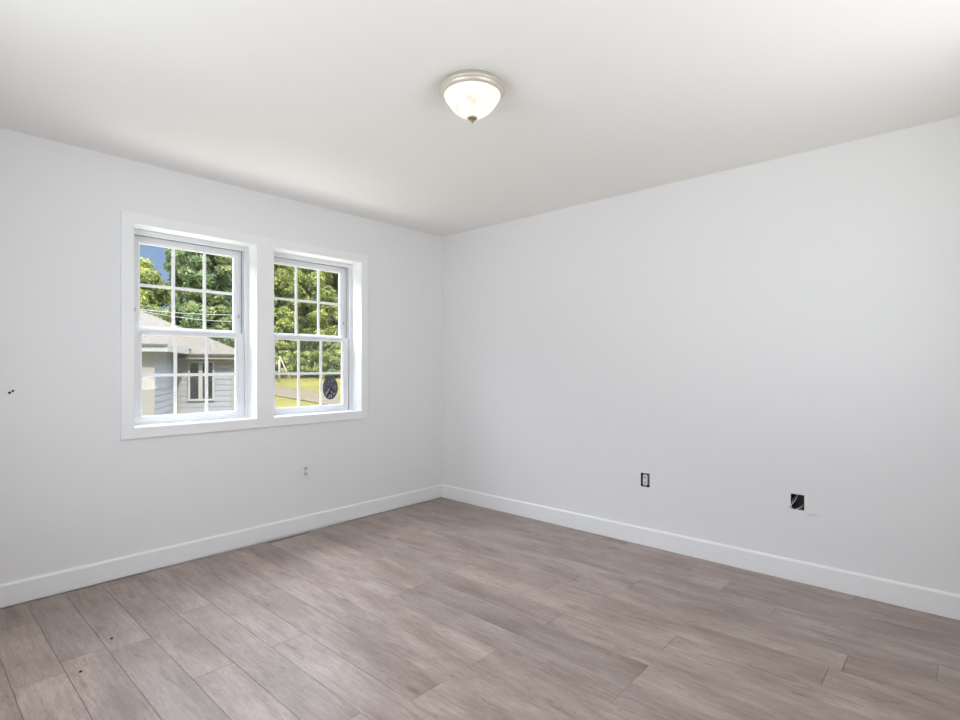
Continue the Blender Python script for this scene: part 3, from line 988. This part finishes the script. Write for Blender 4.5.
M_BARK = mat('bark', (0.11, 0.085, 0.065), 0.9, 0, 0.1)
v = mapping(M_BARK, (6, 6, 1.2))
L(M_BARK, ramp(M_BARK, noise_tex(M_BARK, v, 3, 4, 0.7), [(0.35, (0.06, 0.045, 0.035)), (0.65, (0.15, 0.12, 0.095))]), bsdf(M_BARK).inputs['Base Color'])

def crown_mesh(name, seed, rx, rz, zc, nlobes, nleaf, size, lm):
    rd = random.Random(seed)
    lobes = []
    for i in range(nlobes):
        while True:
            p = Vector((rd.uniform(-1, 1), rd.uniform(-1, 1), rd.uniform(-1, 1)))
            rr_ = math.hypot(p.x, p.y)
            lim = 1.0 if p.z < 0.25 else math.sqrt(max(0.02, 1 - ((p.z - 0.25) / 0.75) ** 2))
            if 0.35 * lim < rr_ < lim: break
        p = Vector((p.x * 0.82, p.y * 0.82, p.z * 0.93))
        lobes.append((Vector((p.x * rx, p.y * rx, zc + p.z * rz)), rd.uniform(0.20, 0.34) * rx, rd.random()))
    vs = []; fs = []; val = []
    for i in range(nleaf):
        c, r, lv = lobes[rd.randrange(nlobes)]
        dv = Vector((rd.gauss(0, 1), rd.gauss(0, 1), rd.gauss(0, 1) + 0.25)).normalized()
        p = c + Vector((dv.x, dv.y, dv.z * 0.75)) * r * (0.78 + 0.3 * rd.random())
        nrm = (dv + Vector((rd.gauss(0, 0.5), rd.gauss(0, 0.5), rd.gauss(0, 0.5)))).normalized()
        u = nrm.cross(Vector((0.3, 0.2, 1))).normalized(); w_ = nrm.cross(u)
        an = rd.uniform(0, PI)
        u, w_ = u * math.cos(an) + w_ * math.sin(an), w_ * math.cos(an) - u * math.sin(an)
        s = size * rd.uniform(0.6, 1.3)
        b = len(vs)
        vs += [p - u * s, p + w_ * s * 0.55 + nrm * s * 0.15, p + u * s, p - w_ * s * 0.55 + nrm * s * 0.15]
        fs.append((b, b + 1, b + 2, b + 3))
        val.append(min(1, max(0, 0.45 * lv + 0.25 + rd.gauss(0, 0.2))))
    me = bpy.data.meshes.new(name)
    me.from_pydata([tuple(q) for q in vs], [], fs)
    me.materials.append(lm)
    a_ = me.attributes.new('leaf', 'FLOAT', 'FACE')
    a_.data.foreach_set('value', val)
    return me

def tree(px, d, height, width, seed, lm, label, low=0.12, n=40000, size=0.118, lobes=130):
    z = ground_z(d)
    root = empty('leafy_tree', at(px2lat(px, d), d, z), seed * 1.3)
    tag(root, label, 'tree', group='trees beyond the lawn')
    rz = height * (1 - low) / 2
    me = crown_mesh('foliage', seed, width / 2, rz, height - rz, lobes, n, size, lm)
    o = bpy.data.objects.new('foliage', me); COL.objects.link(o); o.parent = root
    m = MB()
    m.tube([(0, 0, -0.2), (0.08, 0.05, height * 0.2), (-0.05, 0.1, height * 0.45), (0.05, 0, height * 0.75)], 0.018 * height, 10, 0, 0.006 * height)
    m.build('trunk', M_BARK, root)
    m = MB()
    for k in range(5):
        a = k * 2.4 + seed
        hh = height * (0.3 + 0.09 * k)
        m.tube([(0, 0, hh), (math.cos(a) * width * 0.18, math.sin(a) * width * 0.18, hh + height * 0.1), (math.cos(a) * width * 0.36, math.sin(a) * width * 0.36, hh + height * 0.16)], 0.009 * height, 6, 0, 0.003 * height)
    m.build('branches', M_BARK, root, weld=False)
    return root
# seen through the left window, from the left
tree(138, 39.5, 8.6, 4.4, 11, LEAF_A, 'low yellow green tree at the left edge of the left window, below the sky')
tree(207, 41, 12.2, 4.4, 12, LEAF_B, 'tall green tree filling the middle and right panes of the left window')
tree(190, 47, 13.6, 4.0, 13, LEAF_B, 'tall tree standing behind the low yellow green tree in the left window')
tree(242, 51, 13.8, 4.0, 14, LEAF_C, 'tall blue green tree at the right edge of the left window')
# seen through the right window, from the left
tree(274, 41.5, 12.9, 4.2, 15, LEAF_A, 'tall yellow green tree at the left edge of the right window', low=0.0)
tree(336, 42, 13.4, 4.6, 16, LEAF_A, 'tall bright tree at the right edge of the right window', low=0.0)
tree(307, 49, 14.6, 4.8, 17, LEAF_A, 'tall bright tree in the middle of the right window, behind two others', low=0.0)
tree(274, 57.5, 16.0, 7.0, 18, LEAF_C, 'dark green tree far behind the left panes of the right window', low=0.0, size=0.22)
tree(205, 58, 16.0, 7.0, 19, LEAF_C, 'dark green tree far behind the middle panes of the left window', low=0.0, size=0.22)
tree(352, 59, 16.0, 7.0, 20, LEAF_C, 'dark green tree far behind the right edge of the right window', low=0.0, size=0.22)

# hedge shrubs at the foot of the trees
for (px_, d, h_, wd_, sd, lab) in ((279, 38.6, 2.8, 2.0, 31, 'olive shrub at the far edge of the lawn behind the white post'),
                                   (308, 38.6, 2.2, 2.0, 32, 'olive shrub at the far edge of the lawn, middle of the right window'),
                                   (336, 38.0, 2.4, 2.0, 33, 'olive shrub at the far edge of the lawn above the oval sticker')):
    z = ground_z(d)
    rt = empty('shrub', at(px2lat(px_, d), d, z), sd)
    tag(rt, lab, 'shrub', group='shrubs along the lawn')
    me = crown_mesh('foliage', sd, wd_ / 2, h_ / 2, h_ / 2, 26, 5000, 0.12, LEAF_A)
    o = bpy.data.objects.new('foliage', me); COL.objects.link(o); o.parent = rt
    m = MB()
    m.tube([(0, 0, -0.1), (0.05, 0.03, h_ * 0.3), (0, 0.1, h_ * 0.6)], 0.07, 8, 0, 0.02)
    m.build('stem', M_BARK, rt)

# white post with a slanting bar on the lawn
dP = 36.0
zb = ground_z(dP)
root = empty('lawn_post', at(px2lat(279.2, dP), dP, zb))
tag(root, 'white post with a slanting bar on the lawn outside the right window', 'post')
M_POST = mat('white_post', (0.45, 0.41, 0.33), 0.5)
top = py2z(360.5, dP) - zb
m = MB(); m.lathe([(0.075, -0.1), (0.075, top), (0.045, top + 0.05)], 0, 0, 12)
m.build('post', M_POST, root)
base_ = Vector(root.location)
p1 = at(px2lat(279.5, dP), dP, py2z(356, dP)) - base_
p2 = at(px2lat(290.5, dP), dP, zb + 0.05) - base_
m = MB(); m.tube([p1, (p1 + p2) / 2, p2], 0.036, 8)
m.build('slanting_bar', M_POST, root)
m = MB(); m.tube([p1, Vector((0, 0, top - 0.15))], 0.03, 8)
m.build('bracket', M_POST, root)

# overhead cables crossing in front of the trees
M_CAB = mat('overhead_cable', (0.42, 0.42, 0.41), 0.5)
ridge = hr.matrix_basis @ Vector(HP(me_ - 3.4, -OVH + 3.4, EM + 0.43 * 3.4))
for (k, yb_, sag, lab) in ((0, 314.0, 0.10, 'upper overhead cable across the trees in the left window'), (1, 321.0, 0.16, 'lower overhead cable across the trees in the left window')):
    dC = 24.0
    A = ridge + Vector((-0.1 * k, 0.06 * k, 0.03 - 0.02 * k)); B = at(px2lat(262, dC), dC, py2z(yb_, dC))
    pts = []
    for i in range(13):
        t = i / 12
        p = A.lerp(B, t); p.z -= 4 * sag * t * (1 - t)
        pts.append(p)
    m = MB(); m.tube(pts, 0.013, 6)
    o = m.build('overhead_cable', M_CAB)
    tag(o, lab, 'cable', group='overhead cables')
